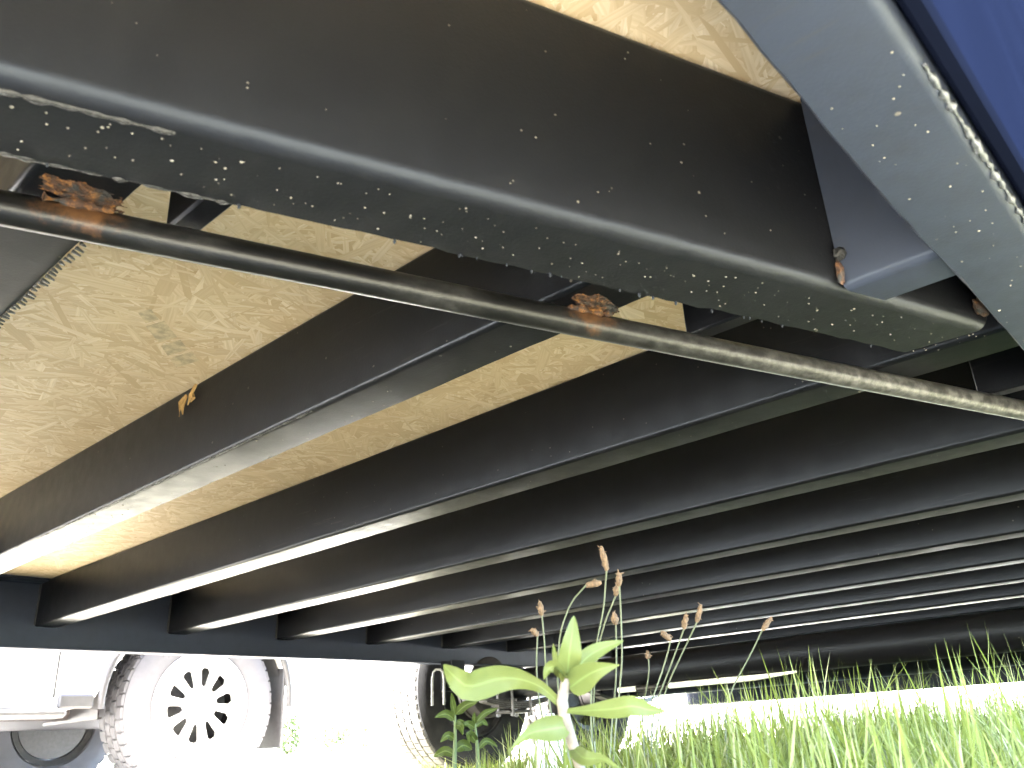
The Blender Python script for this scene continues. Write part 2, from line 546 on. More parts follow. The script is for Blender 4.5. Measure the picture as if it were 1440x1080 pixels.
# tongue arms: web faces outward, run in to the coupler
AS = -0.377                                           # slope dy/dx of the right arm in plan
def arm_y(x):
    return 0.4206 + AS * x                            # right arm, outer web face
xe = 0.785
arm_cut = lambda u: -0.10 * 0 + u * 0.55 - 0.012
arm_r = channel('tongue_arm', (-2.55, arm_y(-2.55)), (xe, arm_y(xe)), +1, HR + 0.005, HO - 0.002, 0.068, 0.008, 0.012,
                M['paint_specks'], cutB=lambda u: -0.004 - u * 0.45, nseg=340, ragged=0.0007)
mir = lambda y: YR + YL - y
arm_l = channel('tongue_arm', (-2.55, mir(arm_y(-2.55))), (xe, mir(arm_y(xe))), -1, HR + 0.005, HO - 0.002, 0.068, 0.008, 0.012,
                M['paint'], cutB=lambda u: -0.004 - u * 0.45, nseg=120, ragged=0.0005)
MB().box((-2.72 - TO[0], 1.395 - TO[1], 0.52), (0.34, 0.13, 0.12), 0, 0.012).box((-2.95 - TO[0], 1.395 - TO[1], 0.51), (0.14, 0.09, 0.09), 0, 0.03).build('coupler', M['paint'], trailer)

# cross members (5 inch channels, web towards the front, flange to the rear)
jn = []
ks = list(range(-5, 13))
for k in ks:
    X = X2 + (k) * SP
    if X + FL > X_REAR - 0.05 or X < X_FRONT + 0.05:
        continue
    if X < 0.73:
        # between the two tongue arms, ends trimmed to the arms' slope
        yr = arm_y(X) + 0.0095
        yl = mir(arm_y(X)) - 0.0095
        channel('cross_member', (X, yl), (X, yr), +1, HJ, HO - 0.002, FL, 0.005, 0.0065, M['paint'],
                cutA=lambda u: -AS * u * -1, cutB=lambda u: -AS * u, nseg=110, ragged=0.0004)
    else:
        channel('cross_member', (X, YL - 0.001), (X, YR + 0.0085), +1, HJ, HO - 0.002, FL, 0.005, 0.0065, M['paint'], nseg=110, ragged=0.0004)
    # fillet weld where the web meets the left rail
    yl = (YL - 0.003) if X >= 0.73 else mir(arm_y(X)) - 0.012
    jn.append(bead('weld_bead', [(X - 0.001, yl, HJ + 0.004), (X - 0.001, yl, HO - 0.01)], 0.0028, M['weld'], 0.01))
# the short 8 inch cross member outside the right arm
channel('outrigger', (0.612, arm_y(0.612) - 0.002), (0.612, YR + 0.0085), +1, HR + 0.004, HO - 0.002, 0.045, 0.006, 0.007, M['paint_dust_glare'],
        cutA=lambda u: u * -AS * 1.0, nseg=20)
# gusset brackets between the pipe and the arm / rail
def bracket(X, y0, y1, hb=HJ + 0.001):
    b = MB()
    for c, s in (((X, (y0 + y1) / 2, (hb + HO) / 2 - 0.001), (0.005, abs(y0 - y1), HO - hb - 0.004)),
                 ((X + 0.0085, (y0 + y1) / 2, hb + 0.003), (0.0205, abs(y0 - y1) - 0.0005, 0.0052))):
        b.box((c[0] - TO[0], c[1] - TO[1], c[2]), s, 0, 0.0016)
    return b.build('gusset_bracket', M['paint'], trailer, 40)
bracket(0.243, 0.556, arm_y(0.243) + 0.013)
bracket(0.716, 0.383, arm_y(0.716) + 0.013)
bracket(1.158, 0.222, YR + 0.009)

# welded truss pipe under the cross members
pp = []
for q in range(121):
    s_ = q / 120
    x = -0.62 + (1.46 + 0.62) * s_
    y = 0.6353 - 0.3662 * x - 0.010 * max(0, x - 0.75) ** 1.0
    pp.append((x - TO[0], y - TO[1], HJ - 0.0135 ))
pipe = MB().tube(pp, [0.0128 * (1 + random.uniform(-.003, .003)) for _ in pp], 20).build('truss_pipe', M['pipe'], trailer, 50)
def pipe_y(x):
    return 0.6353 - 0.3662 * x - 0.010 * max(0, x - 0.75)
# rusty welds where pipe meets the cross members
def blob(name, c, r, mat, n=150, flat=1.0):
    """a lumpy weld: an icosphere-like ball pushed about by noise"""
    import bmesh
    bm = bmesh.new()
    bmesh.ops.create_icosphere(bm, subdivisions=4, radius=1.0)
    from mathutils import noise as mn
    off = Vector((random.random() * 50, random.random() * 50, random.random() * 50))
    for v_ in bm.verts:
        k = 1 + 0.38 * mn.noise(v_.co * 1.6 + off) + 0.16 * mn.noise(v_.co * 5 + off)
        v_.co = Vector((v_.co.x * r[0] * k, v_.co.y * r[1] * k, v_.co.z * r[2] * k))
    me = bpy.data.meshes.new(name)
    bm.to_mesh(me)
    bm.free()
    o = link(name, me, mat, trailer, 70)
    o.location = (c[0] - TO[0], c[1] - TO[1], c[2])
    return o
def crust(c, rx, ry, h):
    """a patch of rusty weld crust hugging the underside of a flange"""
    from mathutils import noise as mn
    nx, ny = 56, 40
    off = Vector((random.random() * 40, random.random() * 40, 0))
    vs, keep = [], []
    for i_ in range(nx + 1):
        for j_ in range(ny + 1):
            u, v_ = i_ / nx * 2 - 1, j_ / ny * 2 - 1
            edge = 1 - math.hypot(u, v_) + .45 * mn.noise(Vector((u * 2.4, v_ * 2.4, 0)) + off) + .2 * mn.noise(Vector((u * 7, v_ * 7, 1)) + off)
            hh = max(0, min(1, edge * 2.2)) * (0.55 + .5 * mn.noise(Vector((u * 4, v_ * 4, 2)) + off) + .35 * mn.noise(Vector((u * 12, v_ * 12, 3)) + off))
            vs.append((c[0] + u * rx - TO[0], c[1] + v_ * ry - TO[1], c[2] - 0.0002 - h * max(0, hh)))
            keep.append(edge > 0)
    fs = []
    for i_ in range(nx):
        for j_ in range(ny):
            q = (i_ * (ny + 1) + j_, i_ * (ny + 1) + j_ + 1, (i_ + 1) * (ny + 1) + j_ + 1, (i_ + 1) * (ny + 1) + j_)
            if all(keep[k] for k in q):
                fs.append(q)
    return MB().add(vs, fs).build('rust_crust', M['rust'], trailer, 70)
for X in (X2 - 2 * SP, X2 - SP):
    xm = X + 0.036
    crust((xm + .002, pipe_y(xm) - 0.019, HJ), 0.030, 0.016, 0.0028)
    wl = [(xm + t_, pipe_y(xm + t_) - 0.0095 - random.uniform(0, .003), HJ - 0.0045) for t_ in np.linspace(-.020, .024, 7)]
    bead('rusty_weld', wl, 0.0032, M['rust'], 0.003, 0.55)
blob('rusty_weld', (0.765, arm_y(0.765) - 0.006, HR + 0.02), (0.014, 0.005, 0.007), M['rust'])
blob('rusty_weld', (0.609, arm_y(0.609) - 0.004, HR + 0.018), (0.0028, 0.003, 0.010), M['rust'])
blob('rusty_weld', (0.61, arm_y(0.61) - 0.006, HR + 0.034), (0.005, 0.005, 0.005), M['weld'])
# welds along the lower edges
bead('weld_bead', [(x_, arm_y(x_) + 0.012, HR + 0.0052) for x_ in np.linspace(0.02, 0.16, 6)], 0.0016, M['weld'], 0.004, 0.6)
bead('weld_bead', [(x_, arm_y(x_) + 0.07, HR + 0.006) for x_ in np.linspace(0.0, 0.22, 6)], 0.0016, M['weld'], 0.005, 0.6)
M['weld_pale'] = simple('painted weld with highlight', (0.045, 0.048, 0.055), 0.4, 0, 220, 0.6, 0.8)  # paler weld paint, the edge highlight put into its colour
bead('weld_bead', [(x_, YR + 0.0042, HR + 0.0018) for x_ in np.linspace(0.40, 0.86, 6)], 0.0019, M['weld_pale'], 0.0042, 0.8)
bead('weld_bead', [(X2 - SP + 0.0022, y_, HJ + 0.0010) for y_ in np.linspace(0.80, 1.62, 12)], 0.0011, M['weld'], 0.006, 0.95)
# stitch welds on the flange tip of the nearest cross member
b = MB()
X0 = X2 - 2 * SP + FL
for q in range(34):
    y = 0.60 + q * 0.0075 + random.uniform(-.001, .001)
    ln = random.uniform(0.003, 0.0075)
    b.tube([(X0 - 0.001 - TO[0], y - TO[1], HJ - 0.0006), (X0 + ln - TO[0], y + 0.002 - TO[1], HJ - 0.0008 + random.uniform(-.001, .001))],
           [0.0018, 0.0008], 6)
b.build('stitch_weld', M['weld'], trailer)
# weld spatter and paint drips hanging from edges
b = MB()
for q in range(30):
    x = random.uniform(-0.05, 0.75)
    c = (x - TO[0], arm_y(x) + random.choice([0.07, 0.07, 0.069]) - TO[1], HR + 0.0045)
    r = random.uniform(0.0005, 0.0013)
    b.tube([(c[0], c[1], c[2] + 0.001), (c[0], c[1], c[2] - r), (c[0], c[1], c[2] - 2.2 * r)], [r, r, r * .3], 7)
for q in range(60):
    x = random.uniform(0.9, 3.2)
    r = random.uniform(0.001, 0.003)
    b.tube([(x - TO[0], YL + 0.003 - TO[1], HR + 0.002), (x + r - TO[0], YL + 0.003 - TO[1], HR - r), (x - TO[0], YL + 0.003 - TO[1], HR - 2.2 * r)], [r, r * 1.2, r * .3], 7)
dr = b.build('paint_drips', M['paint_plain'], trailer)
dr['kind'] = 'stuff'
# raised specks stuck to the arm and rail undersides
def specks(name, n, fn, rlo, rhi, mat):
    vs, fs = [], []
    for q in range(n):
        c, nrm = fn()
        r = random.uniform(rlo, rhi) * (1.5 if random.random() < 0.12 else 1)
        nrm = np.array(nrm, float)
        u = np.cross(nrm, [0.3, 0.5, 0.81])
        u /= np.linalg.norm(u)
        v_ = np.cross(nrm, u)
        k = len(vs)
        for rr_, hh in ((1.0, 0.0), (0.6, 0.55)):
            for j in range(6):
                an = j * math.pi / 3
                vs.append(np.array(c) - TO + (u * math.cos(an) + v_ * math.sin(an) * random.uniform(.6, 1)) * r * rr_ + nrm * r * hh)
        for j in range(6):
            fs.append((k + j, k + (j + 1) % 6, k + 6 + (j + 1) % 6, k + 6 + j))
        fs.append(tuple(k + 6 + j for j in range(6)))
    o = MB().add(vs, fs).build(name, mat, trailer, 60)
    o['kind'] = 'stuff'
    return o
M['speck'] = simple('dried pale speck', (0.085, 0.078, 0.062), 0.45, 0, 200, 0.4, 0.1)
def on_arm():
    x = random.uniform(-0.05, 0.80)
    return (x, arm_y(x) + random.uniform(0.014, 0.066), HR + 0.005), (0, 0, -1)
def on_arm_web():
    x = random.uniform(-0.1, 0.62)
    return (x, arm_y(x), random.uniform(HR + 0.02, HO - .02)), (-0.353, -0.936, 0)
def on_rail():
    return (random.uniform(0.35, 1.1), YR + random.uniform(0.012, 0.06), HR), (0, 0, -1)
def on_members():
    X = X2 + random.choice([-1, -1, 0, 0, 1, 2]) * SP
    return (X + random.uniform(0.008, FL - .002), random.uniform(0.3, 2.4), HJ), (0, 0, -1)
specks('speck_cluster', 210, on_arm, 0.0004, 0.0009, M['speck'])
specks('speck_cluster', 60, on_arm_web, 0.0004, 0.0010, M['speck'])
specks('speck_cluster', 70, on_rail, 0.0004, 0.0010, M['speck'])
specks('speck_cluster', 300, on_members, 0.0005, 0.0013, M['speck'])

# added box body, its dark blue walls hiding bright sky and rail glare
M['navy'] = simple('dark blue added wall', (0.0022, 0.0030, 0.0068), 0.8, 0, 4, 0.12, 0)
M['navy'].node_tree.nodes['Principled BSDF'].inputs['Specular IOR Level'].default_value = 0.0
for nm, c, sz in (('added_side_wall', (0.5 * (X_FRONT + X_REAR), YR - 0.0065, 1.70), (X_REAR - X_FRONT + .02, 0.012, 2.52)),
                  ('added_side_wall', (0.5 * (X_FRONT + X_REAR), YL + 0.0155, 1.80), (X_REAR - X_FRONT + .02, 0.012, 2.32)),
                  ('added_end_wall', (X_FRONT - .003, 0.5 * (YR + YL), 1.82), (0.012, YL - YR - .01, 2.26)),
                  ('added_end_wall', (X_REAR - .003, 0.5 * (YR + YL), 1.82), (0.012, YL - YR - .01, 2.26)),
                  ('added_roof', (0.5 * (X_FRONT + X_REAR), 0.5 * (YR + YL), 2.99), (X_REAR - X_FRONT + .12, YL - YR + .14, .06))):
    MB().box(tuple(np.array(c) - TO), sz, 0, 0.003).build(nm, M['navy'], trailer, 40)

# floor: strand board panels with the strands themselves on the underside
edges = [X_FRONT, -0.30, 0.985, 2.204, 3.356, X_REAR]
def strand_mesh(x0, x1, y0, y1, n):
    N = n
    cx = rng.uniform(x0 + .01, x1 - .01, N)
    cyy = rng.uniform(y0 + .01, y1 - .01, N)
    L = rng.lognormal(math.log(0.066), 0.5, N).clip(0.010, 0.17)
    W = (rng.lognormal(math.log(0.0075), 0.6, N)).clip(0.0015, 0.030)
    ang = rng.normal(0.0, 0.75, N) + math.pi / 2 * (rng.random(N) < 0.25)
    zz = -rng.uniform(0.0001, 0.0012, N)
    tl = rng.normal(0, 0.0035, N)
    u = np.stack([np.array([-1, -.72, .7, 1, .78, -.66])] * N) + rng.normal(0, .12, (N, 6))
    v_ = np.stack([np.array([.1, -1, -.9, .05, 1, .85])] * N) + rng.normal(0, .16, (N, 6))
    px = u * L[:, None] / 2
    py = v_ * W[:, None] / 2
    ca, sa = np.cos(ang)[:, None], np.sin(ang)[:, None]
    X = (cx[:, None] + px * ca - py * sa).clip(x0 + .0015, x1 - .0015)
    Y = (cyy[:, None] + px * sa + py * ca).clip(y0 + .0015, y1 - .0015)
    Zc = (zz[:, None] + tl[:, None] * px * 0.6).clip(-0.0016, -0.00003)
    V = np.stack([X - TO[0], Y - TO[1], HO + Zc], -1).reshape(-1, 3)
    me = bpy.data.meshes.new('strand_layer')
    me.vertices.add(N * 6)
    me.vertices.foreach_set('co', V.ravel())
    me.loops.add(N * 6)
    idx = np.arange(N * 6).reshape(N, 6)[:, ::-1]
    me.loops.foreach_set('vertex_index', idx.ravel())
    me.polygons.add(N)
    me.polygons.foreach_set('loop_start', np.arange(N) * 6)
    me.polygons.foreach_set('loop_total', np.full(N, 6))
    uvl = me.uv_layers.new(name='UVMap')
    UV = np.stack([px + rng.uniform(0, 40, N)[:, None], py + rng.uniform(0, 40, N)[:, None]], -1)[:, ::-1, :]
    uvl.data.foreach_set('uv', UV.reshape(-1).astype(np.float32))
    me.update()
    me.validate()
    return me
for x0, x1 in zip(edges[:-1], edges[1:]):
    b = MB().box(((x0 + x1) / 2 - TO[0], (YR + YL) / 2 - TO[1], HO + 0.0095), (x1 - x0 - 0.003, YL - YR - 0.002, 0.018))
    pan = b.build('floor_panel', M['osb'], trailer, None)
    dens = 3000 if x1 < 0 else (13000 if x1 < 2.3 else 900)
    st = link('strand_layer', strand_mesh(x0, x1, YR, YL, int(dens * (x1 - x0) * (YL - YR))), M['strand'], pan)
    st['kind'] = 'stuff'
# faded ink stamp on the floor board
def on_z(x, y, z):
    d = Fw + Rt * (x - 720) / FPX - Up * (y - 540) / FPX
    return np.array([0, 0, Z]) + d * ((z - Z) / d[2])
def flat_marks(rects, z, mat, name):
    b = MB()
    for quad in rects:
        vs = [on_z(px_, py_, z) - TO for px_, py_ in quad]
        b.add(vs, [(0, 1, 2, 3)])
    return b.build(name, mat, trailer, None)
q4 = lambda ax, ay, bx, by, w_: [(ax - w_, ay + w_ * .3), (ax + w_, ay - w_ * .3), (bx + w_, by - w_ * .3), (bx - w_, by + w_ * .3)]
flat_marks([q4(203, 437, 214, 452, 9), q4(218, 455, 236, 478, 13), q4(240, 482, 250, 496, 14), q4(254, 499, 264, 512, 16)], HO - 0.0019, M['ink'], 'ink_stamp')

# ------------------------------------------------------------------ axles, springs, wheels of the trailer
AXZ, AXR = 0.222 + Z, 0.0595
WHEEL_R = 0.357
def tyre_mesh(R, wid, rimr, blocks=46, grooves=(-0.22, 0.22), name='tyre'):
    b = MB()
    hw = wid / 2
    # carcass
    prof = [(rimr, -hw * .78), (rimr + .012, -hw * .92), (R * .80, -hw * 1.03), (R * .90, -hw * 1.0), (R - .012, -hw * .93), (R - .009, -hw * .86),
            (R - .009, hw * .86), (R - .012, hw * .93), (R * .90, hw * 1.0), (R * .80, hw * 1.03), (rimr + .012, hw * .92), (rimr, hw * .78)]
    b.lathe(prof, (0, 0, 0), 72, 1)
    return b, hw
def tread(b, R, hw, ribs, blocks, gap):
    """tread ribs with sipes cut between the blocks"""
    for (y0, y1, shift) in ribs:
        for k in range(blocks):
            a0 = 2 * math.pi * (k + shift) / blocks
            a1 = a0 + 2 * math.pi / blocks * (1 - gap)
            vs = []
            for an in (a0, (a0 + a1) / 2, a1):
                sk = 0.004 * math.sin((an - a0) / (a1 - a0) * math.pi)
                for r, yy in ((R - .0095, y0), (R, y0 + .0012 + sk), (R, y1 - .0012 + sk * .6), (R - .0095, y1)):
                    vs.append((r * math.cos(an), yy, r * math.sin(an)))
            fs = []
            for i in range(2):
                for j in range(3):
                    fs.append((i * 4 + j, i * 4 + j + 1, (i + 1) * 4 + j + 1, (i + 1) * 4 + j))
            fs += [(0, 3, 2, 1), (8, 9, 10, 11)]
            b.add(vs, fs, 0)
def trailer_wheel_parts():
    b, hw = tyre_mesh(WHEEL_R, 0.205, 0.195)
    H = hw * .88
    tread(b, WHEEL_R, hw, [(-H, -H * .52, 0), (-H * .44, -H * .03, .5), (H * .03, H * .44, .2), (H * .52, H, .7)], 62, 0.10)
    # sidewall ribs
    for k in range(60):
        an = 2 * math.pi * k / 60
        for sgn in (-1, 1):
            b.add([(r * math.cos(an + da), sgn * yy, r * math.sin(an + da)) for r, yy, da in
                   ((WHEEL_R - .03, hw * 1.005, 0), (WHEEL_R - .03, hw * 1.005, .012), (WHEEL_R - .05, hw * 1.035, .012), (WHEEL_R - .05, hw * 1.035, 0))], [(0, 1, 2, 3)], 1)
    tyre_me = b
    r_ = MB().lathe([(0.197, -.088), (0.2, -.09), (0.19, -.07), (0.17, -.06), (0.165, .0), (0.155, .035), (0.09, .045), (0.075, .03), (0.0, .03)], (0, 0, 0), 48)
    r_.lathe([(0.197, .088), (0.2, .09), (0.19, .07), (0.17, .06), (0.165, .0)], (0, 0, 0), 48)
    return tyre_me, r_
tyb, rib_ = trailer_wheel_parts()
def copy_tree(o, parent):
    c = o.copy()
    COL.objects.link(c)
    c.parent = parent
    for ch in list(o.children):
        d = ch.copy()
        COL.objects.link(d)
        d.parent = c
    return c
def wheel(x, y, flip):
    global wheel0
    if wheel0 is None:
        e = bpy.data.objects.new('wheel', None)
        COL.objects.link(e)
        e.parent = trailer
        tyb.build('tyre', [M['tyre'], M['sidewall']], e, 30)
        rib_.build('rim', M['steel'], e, 35)
        wheel0 = e
    else:
        e = copy_tree(wheel0, trailer)
    e.location = (x - TO[0], y - TO[1], WHEEL_R - 0.003)
    e.rotation_euler = (0, random.uniform(0, 6), math.pi if flip else 0)
wheel0 = None
AX = [2.87, 3.72]
for ax in AX:
    wheel(ax, 2.925, False)
for ax in AX:
    wheel(ax, YR - 0.17, True)
YS = 2.60                                              # left spring line
for i, ax in enumerate(AX):
    b = MB().tube([(ax - TO[0], YR - .05 - TO[1], AXZ), (ax - TO[0], 2.78 - TO[1], AXZ)], AXR, 32)
    b.build('axle_tube', M['paint_plain'], trailer, 40)
    for yy, sgn in ((2.80, 1), (YR - .05, -1)):
        MB().lathe([(0.0, -.055), (0.11, -.055), (0.128, -.045), (0.128, .02), (0.135, .02), (0.135, .035), (0.0, .035)],
                   (ax - TO[0], yy - 0.02 - TO[1], AXZ), 40).build('brake_drum', M['brake'], trailer, 35)
    for ys in (YS, YR + .16):
        sp_part = None
        for L in range(4):
            ln = 0.33 - 0.07 * L
            pts = [(ax + ln * t_ - TO[0], ys - TO[1], AXZ - AXR - 0.014 - L * 0.0075 + 0.055 * (t_ * ln / .33) ** 2) for t_ in np.linspace(-1, 1, 15)]
            vs, fs = [], []
            for p in pts:
                for dy, dz in ((-.022, -.0035), (.022, -.0035), (.022, .0035), (-.022, .0035)):
                    vs.append((p[0], p[1] + dy, p[2] + dz))
            for q in range(14):
                for k in range(4):
                    fs.append((q * 4 + k, q * 4 + (k + 1) % 4, q * 4 + 4 + (k + 1) % 4, q * 4 + 4 + k))
            fs += [(3, 2, 1, 0), (56, 57, 58, 59)]
            lb = MB().add(vs, fs)
            if sp_part is None:
                sp_part = lb.build('leaf_spring', M['steel'], trailer, 30)
            else:
                lb.build('spring_leaf', M['steel'], sp_part, 30)
        MB().box((ax - TO[0], ys - TO[1], AXZ - AXR - 0.052), (0.15, 0.085, 0.012), 0, 0.003).build('tie_plate', M['steel'], trailer)
        for dx in (-.03, .03):
            b = MB()
            pts = [(ax + dx * 1.9 - TO[0], ys - .042 - TO[1], AXZ - .13)]
            for an in np.linspace(180, 0, 11):
                pts.append((ax + dx * 1.9 - TO[0], ys + .042 * math.cos(math.radians(an)) - TO[1], AXZ + AXR * .3 + .045 * math.sin(math.radians(an))))
            pts.append((ax + dx * 1.9 - TO[0], ys + .042 - TO[1], AXZ - .13))
            b.tube(pts, 0.0058, 8)
            for s_ in (-.042, .042):
                b.tube([(ax + dx * 1.9 - TO[0], ys + s_ - TO[1], AXZ - .128), (ax + dx * 1.9 - TO[0], ys + s_ - TO[1], AXZ - .116)], 0.0105, 6)
            b.build('u_bolt', M['bolt'], trailer, 40)
# spring hangers and equaliser under the rails
for ys in (YS, YR + .16):
    for hx in (AX[0] - .36, (AX[0] + AX[1]) / 2, AX[1] + .36):
        b = MB()
        for s_ in (-.03, .03):
            b.box((hx - TO[0], ys + s_ - TO[1], HR - 0.055), (0.075, 0.006, 0.115), 0, 0.002)
        b.tube([(hx - TO[0], ys - .045 - TO[1], HR - .09), (hx - TO[0], ys + .045 - TO[1], HR - .09)], .009, 10)
        b.build('spring_hanger', M['paint_plain'], trailer)
# bright staple-shaped bolt hanging from the left rail beside the tyre
c = at(616, 940, 3.05)
b = MB()
for px_, py_ in ():
    pass
pts = [at(608, 992, 3.05), at(608, 955, 3.05), at(609.5, 945, 3.05), at(613, 941.5, 3.05), at(619, 941.5, 3.05), at(623, 945, 3.05), at(624.5, 955, 3.05), at(624.5, 991, 3.05)]
b.tube([p - TO for p in pts], 0.0042, 8)
b.build('u_bolt', M['galv'], trailer, 50)
# white tapered strip, dark band in its gap, under the front axle
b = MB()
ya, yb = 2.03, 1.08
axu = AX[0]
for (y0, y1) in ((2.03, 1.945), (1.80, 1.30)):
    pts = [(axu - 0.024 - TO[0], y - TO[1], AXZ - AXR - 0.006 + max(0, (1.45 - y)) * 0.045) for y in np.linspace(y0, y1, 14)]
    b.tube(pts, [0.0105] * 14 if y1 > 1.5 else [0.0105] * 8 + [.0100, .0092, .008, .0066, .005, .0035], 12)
b.build('white_strip', M['strip_white'], trailer, 50)
MB().tube([(axu - 0.024 - TO[0], 1.945 - TO[1], AXZ - AXR - 0.006), (axu - 0.024 - TO[0], 1.80 - TO[1], AXZ - AXR - 0.006)], 0.0118, 12).build('strip_band', M['steel'], trailer, 50)

# dry straw caught on the joist beside the stamped board
b = MB()
P0 = on_z(268, 548, HJ + 0.06)
def at_x(x, y, X):
    d = Fw + Rt * (x - 720) / FPX - Up * (y - 540) / FPX
    return np.array([0, 0, Z]) + d * (X / d[0])
XS = X2 - SP - 0.004
for pa in ([(276, 540), (268, 556), (264, 570)], [(262, 556), (253, 566), (252, 586)], [(262, 556), (256, 573), (257, 583)], [(270, 550), (272, 560), (268, 566)]):
    b.tube([at_x(x, y, XS - .002 * i) for i, (x, y) in enumerate(pa)], [0.0022, 0.0028, 0.0006], 6)
tag(b.build('straw_wisp', M['straw'], None, 60), 'dry yellow straw wisp snagged on black cross member under the floor', 'straw')

# ------------------------------------------------------------------ pickup beyond the left rail
WX, WY, WR = 2.06, 3.86, 0.362
truck = thing('pickup_truck', 'white pickup parked on pale gravel beyond the trailer, alloy wheel facing the frame', 'pickup', (0.45, 4.75, 0))
KO = np.array([0.45, 4.75, 0.0])
FX = WX - 3.3
def side_profile():
    """lower body outline (x, z), closed, with two wheel arches"""
    pts = [(WX + 1.12, .56), (WX + .62, .55)]
    def arch(cx):
        out = []
        for an in np.linspace(0, 180, 19):
            out.append((cx + .455 * math.cos(math.radians(an)), .36 + .455 * math.sin(math.radians(an)) * (1 if True else 0)))
        return out
    ar = arch(WX)
    pts += [(WX + .455, .50)] + ar[2:-1] + [(WX - .50, .345)]
    pts += [(WX - .62, .335), (FX + .60, .335), (FX + .48, .345)]
    pts += arch(FX)[1:-1] + [(FX - .455, .42), (FX - .62, .38), (FX - .86, .40), (FX - .92, .52), (FX - .92, .86), (FX - .84, .98), (FX - .2, 1.06), (FX + .62, 1.10)]
    pts += [(WX - .72, 1.12), (WX - .60, 1.13), (WX + 1.10, 1.12), (WX + 1.15, 1.05), (WX + 1.15, .62)]
    return pts
def extrude_profile(pts, y0, y1, taper=0.0):
    from mathutils.geometry import tessellate_polygon
    n = len(pts)
    zmid = sum(p[1] for p in pts) / n
    vs = []
    rows = [(y0, .0), (y0 + .0, .03), (y0 + .03, 0), (y1 - .03, 0), (y1, .03)]
    vs = [(x, y0 + (0.035 if z > .95 or z < .345 else 0), z) for x, z in pts] + [(x, y1 - (0.035 if z > .95 or z < .345 else 0), z) for x, z in pts]
    fs = [(i, (i + 1) % n, n + (i + 1) % n, n + i) for i in range(n)]
    tri = tessellate_polygon([[Vector((x, z, 0)) for x, z in pts]])
    fs += [tuple(t) for t in tri] + [tuple(n + k for k in t[::-1]) for t in tri]
    return vs, fs
vs, fs = extrude_profile(side_profile(), WY - .11, WY + 1.75)
MB().add([np.array(v_) - KO for v_ in vs], fs).build('body', M['car_paint'], truck, 30)
cab = [(FX + .55, 1.101), (FX + 1.20, 1.68), (FX + 1.5, 1.76), (WX - 1.0, 1.76), (WX - .72, 1.66), (WX - .62, 1.131)]
n = len(cab)
vs = []
for y0, ins in ((WY - .075, 0), (WY + 1.715, 0)):
    s_ = 1 if y0 < WY + .5 else -1
    for x, z in cab:
        vs.append((x, y0 + s_ * (z - 1.1) * .22, z))
fs = [tuple(range(n)), tuple(range(2 * n - 1, n - 1, -1))] + [(i, n + i, n + (i + 1) % n, (i + 1) % n) for i in range(n)]
MB().add([np.array(v_) - KO for v_ in vs], fs).build('cab', M['car_paint'], truck, 30)
def side_win(xa, xb, xc, xd):
    for y0, s_ in ((WY - .079, 1), (WY + 1.719, -1)):
        q = [(xa, 1.17), (xb, 1.17), (xc, 1.64), (xd, 1.64)]
        vv = [np.array((x, y0 + s_ * (z - 1.1) * .22, z)) - KO for x, z in q]
        vv += [p + np.array([0, s_ * .003, 0]) for p in vv]
        MB().add(vv, [(0, 1, 2, 3), (7, 6, 5, 4), (0, 4, 5, 1), (1, 5, 6, 2), (2, 6, 7, 3), (3, 7, 4, 0)]).build('window', M['glass'], truck, None)
side_win(FX + .80, FX + 1.62, FX + 1.62, FX + 1.32)
side_win(FX + 1.70, WX - .72, WX - .84, FX + 1.70)
for x in (FX + 1.66, FX + .66, WX - .64):
    MB().box((x - KO[0], WY - .1105 - KO[1], .74), (.008, .004, .72)).build('door_seam', M['black_plastic'], truck, None)
for x in (FX + 1.5, WX - .8):
    MB().box((x - KO[0], WY - .125 - KO[1], .98), (.16, .02, .03), 0, .008).build('door_handle', M['car_paint'], truck)
MB().box((FX - .95 - KO[0], WY + .82 - KO[1], .52), (.12, 1.78, .2), 0, .04).build('bumper', M['black_plastic'], truck)
MB().box((WX + 1.20 - KO[0], WY + .82 - KO[1], .62), (.12, 1.78, .17), 0, .04).build('bumper', M['galv'], truck)
for yy in (WY + .02, WY + 1.62):
    MB().box((FX - .90 - KO[0], yy - KO[1], .83), (.1, .3, .17), 0, .03).build('headlight', M['clear_lens'], truck)
    MB().box((WX + 1.14 - KO[0], yy - KO[1] - .03 * (1 if yy > WY + 1 else -1), .93), (.06, .14, .3), 0, .02).build('tail_lamp', M['red_lens'], truck)
